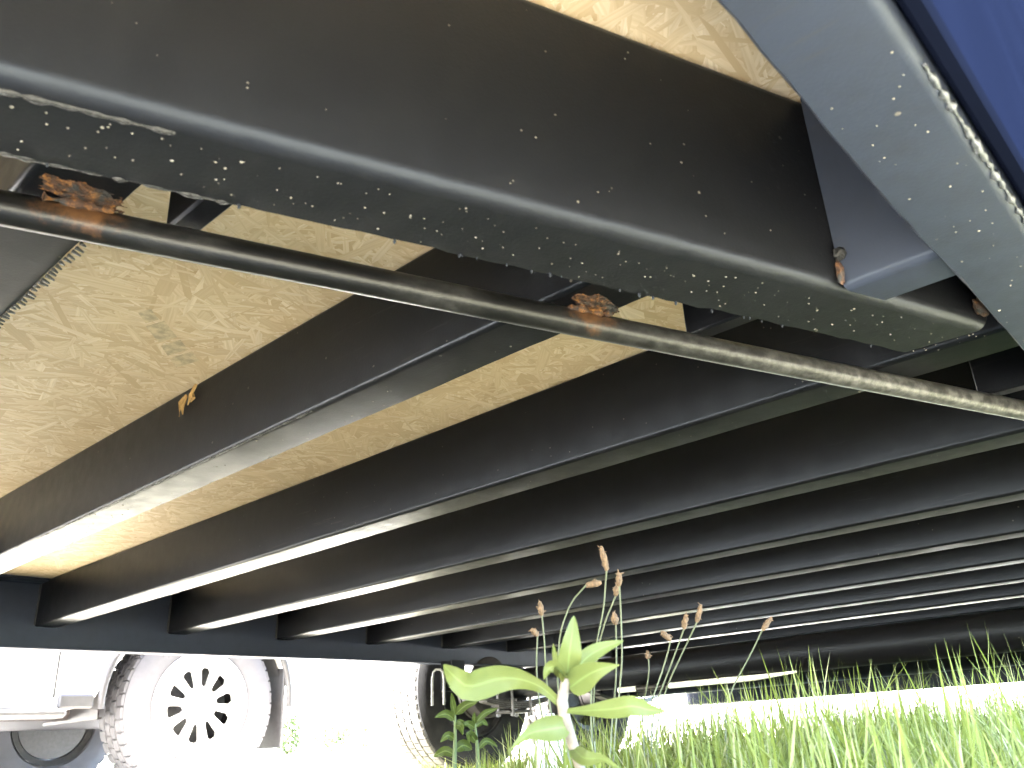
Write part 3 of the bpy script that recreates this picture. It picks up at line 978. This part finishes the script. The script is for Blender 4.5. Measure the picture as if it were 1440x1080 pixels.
# underside, running board, brackets, wheel housings, mud flaps
MB().box((0.45 - KO[0], WY + .82 - KO[1], .37), (4.4, 1.2, .12), 0, .02).box((-.1 - KO[0], WY + .6 - KO[1], .30), (1.1, .45, .16), 0, .05) \
    .tube([(FX - KO[0], WY - KO[1] + .1, .36), (FX - KO[0], WY + 1.55 - KO[1], .36)], .04, 10).tube([(WX - KO[0], WY - KO[1] + .1, .36), (WX - KO[0], WY + 1.55 - KO[1], .36)], .05, 10) \
    .build('underbody', M['underbody'], truck)
MB().box(((FX + WX) / 2 - KO[0] - .02, WY - .13 - KO[1], .318), (2.12, .13, .035), 0, .012).build('running_board', M['black_plastic'], truck)
for x in (FX + .9, WX - 1.05):
    MB().box((x - KO[0], WY - .06 - KO[1], .29), (.06, .2, .05), 0, .01).build('board_bracket', M['black_plastic'], truck)
for cx in (WX, FX):
    hv, hf = [], []
    for q in range(25):
        an = math.radians(-8 + 196 * q / 24)
        hv += [(cx + .44 * math.cos(an) - KO[0], WY - .06 - KO[1], .36 + .44 * math.sin(an)), (cx + .44 * math.cos(an) - KO[0], WY + .5 - KO[1], .36 + .44 * math.sin(an))]
    hf = [(2 * q, 2 * q + 1, 2 * q + 3, 2 * q + 2) for q in range(24)]
    MB().add(hv, hf).build('wheel_housing', M['black_plastic'], truck)
    # flared arch lip
    b = MB()
    b.tube([(cx + .452 * math.cos(math.radians(an)) - KO[0], WY - .112 - KO[1], .36 + .452 * math.sin(math.radians(an))) for an in np.linspace(-3, 183, 31)], .016, 8)
    b.build('arch_lip', M['black_plastic'], truck, 50)
    for yy in (WY + .02,):
        MB().box((cx + .43 - KO[0], yy - KO[1], .335), (.014, .24, .36), 0, .004).build('mud_flap', M['black_plastic'], truck)
# front edge of the rear arch runs into a dark plastic sill corner
MB().box((WX - .555 - KO[0], WY - .118 - KO[1], .365), (.14, .02, .055), 0, .008).build('sill_corner', M['black_plastic'], truck)
def truck_wheel_mesh():
    b, hw = tyre_mesh(WR, 0.225, 0.222)
    H = hw * .9
    tread(b, WR, hw, [(-H, -H * .5, 0), (-H * .42, -H * .02, .5), (H * .02, H * .42, .2), (H * .5, H, .7)], 44, 0.16)
    return b
def truck_rim():
    b = MB()
    # barrel and lip (outer face towards -y)
    b.lathe([(.226, -.10), (.230, -.104), (.222, -.112), (.208, -.108), (.200, -.09), (.196, -.06)], (0, 0, 0), 64)
    b.lathe([(.196, -.06), (.194, -.03), (.192, .09), (.222, .10)], (0, 0, 0), 64, 1)
    # disc with ten windows, built as a ring of solid cells
    N = 10
    seg = 14
    def ring_pt(r, an, y):
        return (r * math.cos(an), y, r * math.sin(an))
    r_in, r_a, r_b, r_out = 0.0, 0.078, 0.160, 0.202
    yo, yi = -.098, -.074
    for k in range(N):
        a0 = 2 * math.pi * k / N
        da = 2 * math.pi / N
        hw_b, hw_a = 0.29, 0.25                     # half window angle (share of da) outside / inside
        # inner disc, outer ring
        for q in range(seg):
            t0, t1 = a0 + da * q / seg, a0 + da * (q + 1) / seg
            for (ra, rb, ya, yb) in ((0.03, r_a, -.086, -.094), (r_b, r_out, -.100, -.094)):
                b.add([ring_pt(ra, t0, ya), ring_pt(rb, t0, yb), ring_pt(rb, t1, yb), ring_pt(ra, t1, ya)], [(0, 1, 2, 3)])
                b.add([ring_pt(ra, t0, ya + .02), ring_pt(rb, t0, yb + .02), ring_pt(rb, t1, yb + .02), ring_pt(ra, t1, ya + .02)], [(3, 2, 1, 0)])
        # spoke between two windows, window centred on a0 + da/2
        steps = [0, .15, .35, .6, .85, 1.0]
        L_, R_ = [], []
        for s_ in steps:
            r = r_a + (r_b - r_a) * s_
            hw_ = hw_a + (hw_b - hw_a) * (s_ ** .7)
            if s_ in (0, 1.0):
                hw_ *= .55
            L_.append((r, a0 - da / 2 + da * hw_))
            R_.append((r, a0 + da / 2 - da * hw_))
        for q in range(len(steps) - 1):
            for (ya, flip) in ((-.094, 0), (-.072, 1)):
                vv = [ring_pt(*L_[q], ya), ring_pt(*L_[q + 1], ya), ring_pt(*R_[q + 1], ya), ring_pt(*R_[q], ya)]
                b.add(vv, [(0, 1, 2, 3)] if not flip else [(3, 2, 1, 0)])
            for S_ in (L_, R_):
                vv = [ring_pt(*S_[q], -.094), ring_pt(*S_[q + 1], -.094), ring_pt(*S_[q + 1], -.072), ring_pt(*S_[q], -.072)]
                b.add(vv, [(0, 1, 2, 3)])
    return b
def truck_cap():
    b = MB().lathe([(0.0, -.108), (.028, -.107), (.034, -.10), (.036, -.085)], (0, 0, 0), 32)
    for k in range(6):
        an = k * math.pi / 3
        b.tube([(.058 * math.cos(an), -.104, .058 * math.sin(an)), (.058 * math.cos(an), -.086, .058 * math.sin(an))], .009, 8)
    return b
tw0 = None
for (cx, cy_, rz) in ((WX, WY, 0), (FX, WY, 0), (WX, WY + 1.6, math.pi), (FX, WY + 1.6, math.pi)):
    if tw0 is None:
        e = bpy.data.objects.new('wheel', None)
        COL.objects.link(e)
        e.parent = truck
        truck_wheel_mesh().build('tyre', [M['car_tyre'], M['car_tyre']], e, 30)
        truck_rim().build('rim', [M['rim'], M['brake']], e, 25)
        truck_cap().build('hub_cap', M['rim'], e, 35)
        MB().lathe([(0, .02), (.186, .02), (.186, .085), (0, .085)], (0, 0, 0), 40).build('brake_disc', M['bolt'], e, 35)
        tw0 = e
    else:
        e = copy_tree(tw0, truck)
    e.location = (cx - KO[0], cy_ - KO[1], WR - .012)
    e.rotation_euler = (0, 0.12, rz)

# ------------------------------------------------------------------ far hedge, bushes, shed-like cars
def leaf_cloud(c, r, n, size):
    v_ = rng.normal(size=(n, 3))
    v_ /= np.linalg.norm(v_, axis=1)[:, None]
    rad = rng.uniform(.55, 1.0, n) ** .6
    lump = 1 + .22 * np.sin(v_[:, 0] * 5 + c[0]) + .18 * np.sin(v_[:, 1] * 7 + v_[:, 2] * 5 + c[1])
    P = np.array(c) + v_ * (rad * lump)[:, None] * np.array(r)
    P[:, 2] = np.maximum(P[:, 2], .05)
    A = rng.normal(size=(n, 3))
    A /= np.linalg.norm(A, axis=1)[:, None]
    B = np.cross(A, rng.normal(size=(n, 3)))
    B /= np.linalg.norm(B, axis=1)[:, None]
    s_ = size * rng.uniform(.6, 1.3, n)[:, None]
    V = np.stack([P - A * s_, P + B * s_ * .5, P + A * s_, P - B * s_ * .5], 1).reshape(-1, 3)
    return V
def far_bush(name, label, cat, x, y, h, wd, n, group=None):
    t = thing(name, label, cat, (x, y, 0), group)
    b = MB()
    V = leaf_cloud((0, 0, h * .55), (wd, wd * .8, h * .5), n, h * .07)
    b.add(V, [(i * 4, i * 4 + 1, i * 4 + 2, i * 4 + 3) for i in range(n)])
    b.build('crown', M['hedge'], t, None)
    MB().tube([(0, 0, 0), (.05, 0, h * .3), (0, .05, h * .6)], [h * .05, h * .04, h * .02], 8).build('trunk', M['bark'], t, 50)
    return t
def gxy(px_, dist):
    p = at(px_, 1055, dist)
    return p[0], p[1]
for (px_, dd, h, wd, lab) in ((404, 30, 1.25, .5, 'small round bush far off just right of the pickup wheel'),
                              (440, 34, 1.15, 1.9, 'low wide bush far off across the gravel, broadest of the distant bushes'),
                              (470, 38, 1.3, .8, 'mid sized far bush between the broad bush and the trailer tyre'),
                              (520, 42, 1.15, .7, 'far bush nearest the trailer tyre on its left')):
    x, y = gxy(px_, dd)
    far_bush('bush', lab, 'bush', x, y, h, wd, 500, 'distant bushes beyond the gravel')

# ------------------------------------------------------------------ broad-leaved weed in the foreground
def leaf_obj(pts, wid, parent, mat, name='leaf', facing=None, cup=0.25, fold=0.0, org=None, nl=18, nw=6, prof=None, wave=0.06):
    """a leaf along a midrib polyline of 3-D points; width profile, cupped across, with a thin solid blade"""
    P = np.array(pts, float)
    seg = np.linalg.norm(np.diff(P, axis=0), axis=1)
    cum = np.concatenate([[0], np.cumsum(seg)])
    t = np.linspace(0, cum[-1], nl)
    def cr_interp(tt):
        # catmull-rom through P
        out = []
        for q in tt:
            i = min(max(np.searchsorted(cum, q) - 1, 0), len(P) - 2)
            u = (q - cum[i]) / (seg[i] + 1e-9)
            p0, p1, p2, p3 = P[max(i - 1, 0)], P[i], P[i + 1], P[min(i + 2, len(P) - 1)]
            out.append(.5 * (2 * p1 + (p2 - p0) * u + (2 * p0 - 5 * p1 + 4 * p2 - p3) * u * u + (3 * p1 - p0 - 3 * p2 + p3) * u ** 3))
        return np.array(out)
    C = cr_interp(t)
    o_ = np.array(org) if org is not None else np.zeros(3)
    if facing is None:
        facing = -Fw
    vs, uvs = [], []
    prof = prof or (lambda s: max(0.05, math.sin(math.pi * min(1, s ** .85)) ** .8))
    ph = random.uniform(0, 6)
    for i in range(nl):
        s_ = i / (nl - 1)
        tg = C[min(i + 1, nl - 1)] - C[max(i - 1, 0)]
        tg /= np.linalg.norm(tg) + 1e-9
        side = np.cross(tg, facing)
        side /= np.linalg.norm(side) + 1e-9
        nrm = np.cross(side, tg)
        wv = wid * prof(s_) / 2
        for j in range(nw + 1):
            u = j / nw * 2 - 1
            off = side * u * wv + nrm * (abs(u) ** 1.6 * wv * cup + wave * wv * math.sin(s_ * 14 + ph + u) * abs(u))
            vs.append(C[i] + off - o_)
            uvs.append((s_, j / nw))
    fs = [(i * (nw + 1) + j, i * (nw + 1) + j + 1, (i + 1) * (nw + 1) + j + 1, (i + 1) * (nw + 1) + j) for i in range(nl - 1) for j in range(nw)]
    me = bpy.data.meshes.new(name)
    me.from_pydata([tuple(v_) for v_ in vs], [], fs)
    ul = me.uv_layers.new(name='UVMap')
    for lp in me.loops:
        ul.data[lp.index].uv = uvs[lp.vertex_index]
    ob = link(name, me, mat, parent, 180)
    return ob
def px_line(pl, D, depth=None):
    return [at(x, y, D + (depth[i] if depth else 0)) for i, (x, y) in enumerate(pl)]
D0 = 0.52
root = at(826, 1110, D0)
weed = thing('broad_leaf_weed', 'bright green weed with broad pointed leaves on a pale stem, nearest the camera', 'weed', (root[0], root[1], 0))
WO = np.array([root[0], root[1], 0])
base_pt = np.array([root[0] + .012, root[1] - .01, 0.0])
st_pts = [base_pt, at(822, 1100, D0), at(808, 1055, D0), at(794, 1010, D0), at(790, 985, D0), at(797, 950, D0), at(801, 930, D0)]
MB().tube([p - WO for p in st_pts], [.0030, .0031, .0033, .0036, .0036, .0027, .0016], 12, jitter=.04).build('stem', M['stem'], weed, 60)
broad = lambda s: max(.04, (math.sin(math.pi * s ** .75) ** .9))
late = lambda s: max(.06, .28 * (1 - s) + math.sin(math.pi * s ** 1.7) ** 1.0)
tipw = lambda s: max(.05, math.sin(math.pi * s ** .62) ** 1.1)
F1 = -Fw
LV = [
    ([(797, 962), (800, 925), (804, 895), (807, 866)], 34, [0, -.005, 0, .01], broad, F1 + Rt * .3),
    ([(799, 958), (822, 928), (846, 912), (877, 901)], 24, [0, .012, .02, .03], broad, F1 + Up * .6),
    ([(800, 968), (822, 952), (842, 942), (871, 935)], 38, [0, -.01, -.015, -.015], tipw, F1 + Up * .35),
    ([(790, 992), (762, 967), (730, 955), (700, 955), (660, 965), (640, 952), (624, 935)], 38, [0, 0, .01, .01, 0, 0, .01], late, F1 + Up * .3),
    ([(794, 1000), (830, 999), (862, 997), (890, 993), (915, 999), (938, 1000)], 24, [0, -.02, -.03, -.035, -.03, -.03], late, F1 + Up * .6),
    ([(793, 955), (782, 938), (772, 940), (765, 956)], 22, [0, -.01, -.01, -.015], broad, F1 - Rt * .5),
    ([(792, 950), (784, 932), (780, 918), (778, 905)], 14, [0, .015, .02, .025], broad, F1 - Rt * .4),
    ([(800, 1022), (770, 1026), (742, 1033), (716, 1056)], 34, [0, -.02, -.04, -.05], tipw, F1 + Up * .5),
    ([(806, 1052), (822, 1066), (850, 1068), (880, 1088)], 22, [0, -.03, -.05, -.06], tipw, F1 + Up * .5),
]
for pl, wpx, dp, pf, fc in LV:
    P = [p - WO for p in px_line(pl, D0, dp)]
    leaf_obj(P, wpx / FPX * D0, weed, M['leaf'], facing=fc, prof=pf, cup=.22)

# two smaller weeds near the tyre
def small_weed(label, stem_px, leaves, D, group=None):
    base = at(*stem_px[0], D)
    t = thing('small_weed', label, 'weed', (base[0], base[1], 0), group)
    o_ = np.array([base[0], base[1], 0])
    pts = [np.array([base[0], base[1], 0.0])] + [at(x, y, D) for x, y in stem_px]
    MB().tube([p - o_ for p in pts], [.0036] + list(np.linspace(.0034, .0016, len(stem_px))), 8).build('stem', M['stem_green'], t, 60)
    for pl, wpx, dz in leaves:
        P = [p - o_ for p in px_line(pl, D, [dz * i / (len(pl) - 1) for i in range(len(pl))])]
        leaf_obj(P, wpx / FPX * D, t, M['leaf_dark'], facing=-Fw + Up * .5 + Rt * random.uniform(-.3, .3), prof=broad, cup=.3, nl=10, nw=4)
    return t
small_weed('taller slim weed with paired leaves in front of the trailer tyre', [(639, 1082), (640, 1040), (640, 1005)], [
    ([(640, 1006), (637, 992), (635, 974)], 9, 0), ([(641, 1004), (655, 992), (672, 987)], 13, -.01), ([(639, 1012), (627, 1004), (611, 1009)], 12, -.02),
    ([(641, 1020), (648, 1022), (651, 1034)], 11, -.03), ([(640, 1022), (646, 1016), (656, 1019)], 9, .03), ([(639, 1040), (630, 1034), (619, 1044)], 11, -.01),
    ([(640, 1056), (652, 1048), (664, 1054)], 16, .02), ([(639, 1062), (626, 1056), (610, 1064)], 13, .01)], 1.2)
small_weed('shorter weed with paired leaves, right beside the taller slim weed', [(673, 1082), (671, 1050), (668, 1018)], [
    ([(668, 1018), (667, 1010), (667, 1001)], 7, 0), ([(669, 1016), (682, 1003), (700, 996)], 9, .01), ([(668, 1024), (658, 1018), (650, 1022)], 11, -.02),
    ([(670, 1044), (660, 1032), (660, 1046)], 12, -.03), ([(672, 1054), (684, 1042), (700, 1050)], 9, .02), ([(669, 1022), (678, 1015), (686, 1020)], 9, .02)], 1.22)

# ribwort plantain stalks with dry seed heads
def plantain(label, D, stalks, base_px):
    bp = at(*base_px, D)
    t = thing('ribwort_plantain', label, 'wildflower', (bp[0], bp[1], 0), 'ribwort plantains among the grass')
    o_ = np.array([bp[0], bp[1], 0.0])
    for pl, head_px, dd in stalks:
        low = at(*pl[-1], D + dd)
        P = [at(x, y, D + dd * .6) for x, y in pl[:-1]] + [low, (low * .5 + o_ * .5) * np.array([1, 1, 0]) + np.array([0, 0, low[2] * .4]), o_ * .85 + np.array([low[0], low[1], 0]) * .15]
        # smooth the polyline
        Q = [P[0]]
        for a_, b_, c_ in zip(P[:-2], P[1:-1], P[2:]):
            for u in (0.25, .5, .75):
                q1 = a_ + (b_ - a_) * (.5 + u / 2)
                q2 = b_ + (c_ - b_) * (u / 2)
                Q.append(q1 * (1 - u) + q2 * u)
        Q.append(P[-1])
        sk = MB().tube([q - o_ for q in Q], 0.0010, 6).build('stalk', M['stalk'], t, 60)
        # seed head: a bumpy spindle with loose bracts
        a_ = P[0]
        tip = at(*head_px, D + dd * .6)
        b = MB()
        ss = np.linspace(0, 1, 9)
        b.tube([a_ + (tip - a_) * s_ - o_ for s_ in ss], [0.0011 + 0.0026 * math.sin(math.pi * (.12 + .82 * s_)) for s_ in ss], 8, jitter=.25)
        for q in range(14):
            s_ = random.uniform(.1, .95)
            c = a_ + (tip - a_) * s_ - o_
            dv = np.array([random.gauss(0, 1), random.gauss(0, 1), random.gauss(0.4, .6)])
            dv /= np.linalg.norm(dv)
            b.tube([c, c + dv * random.uniform(.003, .0065)], [.0011, .0004], 4)
        b.build('seed_head', M['drybrown'], sk, 60)
    # narrow basal leaves
    for q in range(7):
        an = random.uniform(0, 6.28)
        ln = random.uniform(.05, .10)
        P = [(0, 0, .004), (math.cos(an) * ln * .4, math.sin(an) * ln * .4, ln * .6), (math.cos(an) * ln, math.sin(an) * ln, ln * .75)]
        leaf_obj(P, .014, t, M['leaf_dark'], facing=np.array([0, 0, 1.0]), prof=broad, nl=8, nw=4)
    return t
plantain('plantain with six tall dry heads rising behind the broad-leaved weed', 0.92, [
    ([(853, 802), (849, 860), (838, 905), (832, 960), (830, 1010)], (845, 768), 0.0),
    ([(824, 823), (803, 845), (788, 885), (783, 935), (786, 1005)], (846, 819), 0.03),
    ([(871, 824), (874, 880), (875, 930), (871, 975), (866, 1015)], (870, 805), -.02),
    ([(866, 838), (852, 870), (842, 905), (836, 950), (834, 1010)], (868, 822), .05),
    ([(866, 878), (867, 920), (866, 965), (860, 1015)], (863, 862), .02),
    ([(762, 865), (766, 905), (768, 955), (775, 1008)], (759, 846), .04)], (832, 1060))
plantain('low plantain with a short nodding head at the left of the stalks', 0.98, [
    ([(756, 894), (754, 930), (756, 975), (764, 1012)], (747, 884), 0.0)], (768, 1060))
plantain('plantain with four stalks leaning right over the axle', 1.05, [
    ([(962, 884), (949, 920), (934, 960), (915, 1006)], (965, 864), 0.0),
    ([(980, 875), (961, 915), (942, 955), (924, 1004)], (986, 850), .03),
    ([(943, 900), (940, 915), (928, 955), (908, 1004)], (930, 888), -.03),
    ([(912, 926), (913, 945), (908, 975), (902, 1004)], (910, 918), .05)], (900, 1055))
plantain('single plantain stalk leaning far right, apart from the others', 1.1, [
    ([(1072, 886), (1058, 915), (1042, 945), (1029, 968), (1018, 1010)], (1085, 868), 0.0)], (1010, 1050))

# sunlit leaf in the grass, its glare painted as a plain white sheet
sc0 = at(780, 1050, 1.3)
b = MB()
rows = [(1003, 767, 779), (1012, 763, 784), (1028, 758, 789), (1046, 752, 794), (1064, 744, 798), (1085, 738, 800)]
vs, fs = [], []
nn = 7
so = np.array([sc0[0], sc0[1], 0])
for i, (yy, xa, xb) in enumerate(rows):
    for j in range(nn):
        u = j / (nn - 1)
        p = at(xa + (xb - xa) * u, yy, 1.3 + .012 * math.sin(u * 9 + i * 1.7) + .006 * math.cos(i * 2.2 + j))
        vs.append(p - so)
for i in range(len(rows) - 1):
    for j in range(nn - 1):
        fs.append((i * nn + j, i * nn + j + 1, (i + 1) * nn + j + 1, (i + 1) * nn + j))
off = len(vs)
vs += [v_ + np.array([.0012, .0012, 0]) for v_ in vs]
fs += [tuple(off + k for k in f[::-1]) for f in fs[:]]
bright_leaf = b.add(vs, fs).build('sunlit_leaf', M['leaf_sunlit_white'], None, 60)
bright_leaf.location = tuple(so)
tag(bright_leaf, 'sunlit leaf painted white, crumpled, standing in the grass behind the broad-leaved weed', 'litter')

# ------------------------------------------------------------------ grass
def grass(name, n, pos_fn, h_fn, w_fn, lean=0.45):
    X, Y = pos_fn(n)
    n = len(X)
    H = h_fn(X, Y)
    W = w_fn(n)
    az = rng.uniform(0, 2 * math.pi, n)
    ln = np.abs(rng.normal(0, lean, n))
    dx, dy = np.cos(az), np.sin(az)
    lv = np.array([0, .3, .6, .85, 1.0])
    wl = np.array([1.0, .95, .75, .42])
    fa = az + math.pi / 2 + rng.normal(0, .5, n)
    sx, sy_ = np.cos(fa), np.sin(fa)
    V = np.zeros((n, 9, 3))
    for k in range(5):
        t_ = lv[k]
        ox = dx * H * ln * t_ ** 2.0
        oy = dy * H * ln * t_ ** 2.0
        zz = H * (t_ - .25 * np.minimum(ln, 1.4) * t_ ** 2)
        if k < 4:
            for s_, j in ((-1, 0), (1, 1)):
                V[:, 2 * k + j, 0] = X + ox + s_ * sx * W * wl[k] / 2
                V[:, 2 * k + j, 1] = Y + oy + s_ * sy_ * W * wl[k] / 2
                V[:, 2 * k + j, 2] = zz
        else:
            V[:, 8, 0], V[:, 8, 1], V[:, 8, 2] = X + ox, Y + oy, zz
    base = (np.arange(n) * 9)[:, None]
    q = np.array([[0, 1, 3, 2], [2, 3, 5, 4], [4, 5, 7, 6]])
    quads = (base[:, None, :] + q[None]).reshape(n, 12)
    tri = base + np.array([[6, 7, 8]])
    loops = np.concatenate([quads, tri], 1).reshape(-1)
    lt = np.tile(np.array([4, 4, 4, 3]), n)
    ls = np.concatenate([[0], np.cumsum(lt)[:-1]])
    me = bpy.data.meshes.new(name)
    me.vertices.add(n * 9)
    me.vertices.foreach_set('co', V.reshape(-1))
    me.loops.add(len(loops))
    me.loops.foreach_set('vertex_index', loops.astype(np.int32))
    me.polygons.add(len(lt))
    me.polygons.foreach_set('loop_start', ls.astype(np.int32))
    me.polygons.foreach_set('loop_total', lt.astype(np.int32))
    me.polygons.foreach_set('use_smooth', np.ones(len(lt), bool))
    me.update()
    o = link(name, me, M['grass'])
    o['kind'] = 'stuff'
    return o
def lump(X, Y):
    return .5 + .5 * np.sin(X * 5.3 + 1.7 * np.sin(Y * 4.1)) * np.sin(Y * 6.1 + 1.3 * np.sin(X * 3.7))
def h_under(X, Y):
    tall = 1 / (1 + np.exp(-(0.95 * X - Y) / .14)) * (.62 + .5 * lump(X * 1.9 + 3, Y * 2.3)) * np.clip((X - .35) / .3, 0, 1) * np.exp(-(np.maximum(Y - 1.0, 0) / .6) ** 2)
    return (0.040 + .016 * lump(X, Y) + .106 * tall) * rng.lognormal(0, .27, len(X)).clip(.45, 1.38)
def pos_under(n):
    X = rng.uniform(-.6, 8.2, n)
    Y = rng.uniform(-.9, 2.85, n)
    keep = (np.hypot(X, Y) > .36)
    return X[keep], Y[keep]
def pos_near(n):
    X = rng.uniform(.1, 3.4, n)
    Y = rng.uniform(-.15, 1.5, n)
    keep = (np.hypot(X, Y) > .42)
    return X[keep], Y[keep]
def pos_left(n):
    return rng.uniform(-2.5, 8.4, n), 2.75 + np.abs(rng.normal(0, .28, n))
grass('short_grass', 60000, pos_under, h_under, lambda n: rng.uniform(.0016, .004, n))
grass('tall_grass', 21000, pos_near, h_under, lambda n: rng.uniform(.0018, .0042, n), .4)
grass('tall_blades', 26, lambda n: (lambda X: (X, X * rng.uniform(.16, .55, n)))(rng.uniform(.75, 1.5, n)),
      lambda X, Y: rng.uniform(.16, .205, len(X)), lambda n: rng.uniform(.003, .0055, n), .28)
grass('verge_grass', 9000, pos_left, lambda X, Y: .055 * rng.lognormal(0, .3, len(X)), lambda n: rng.uniform(.002, .0045, n))
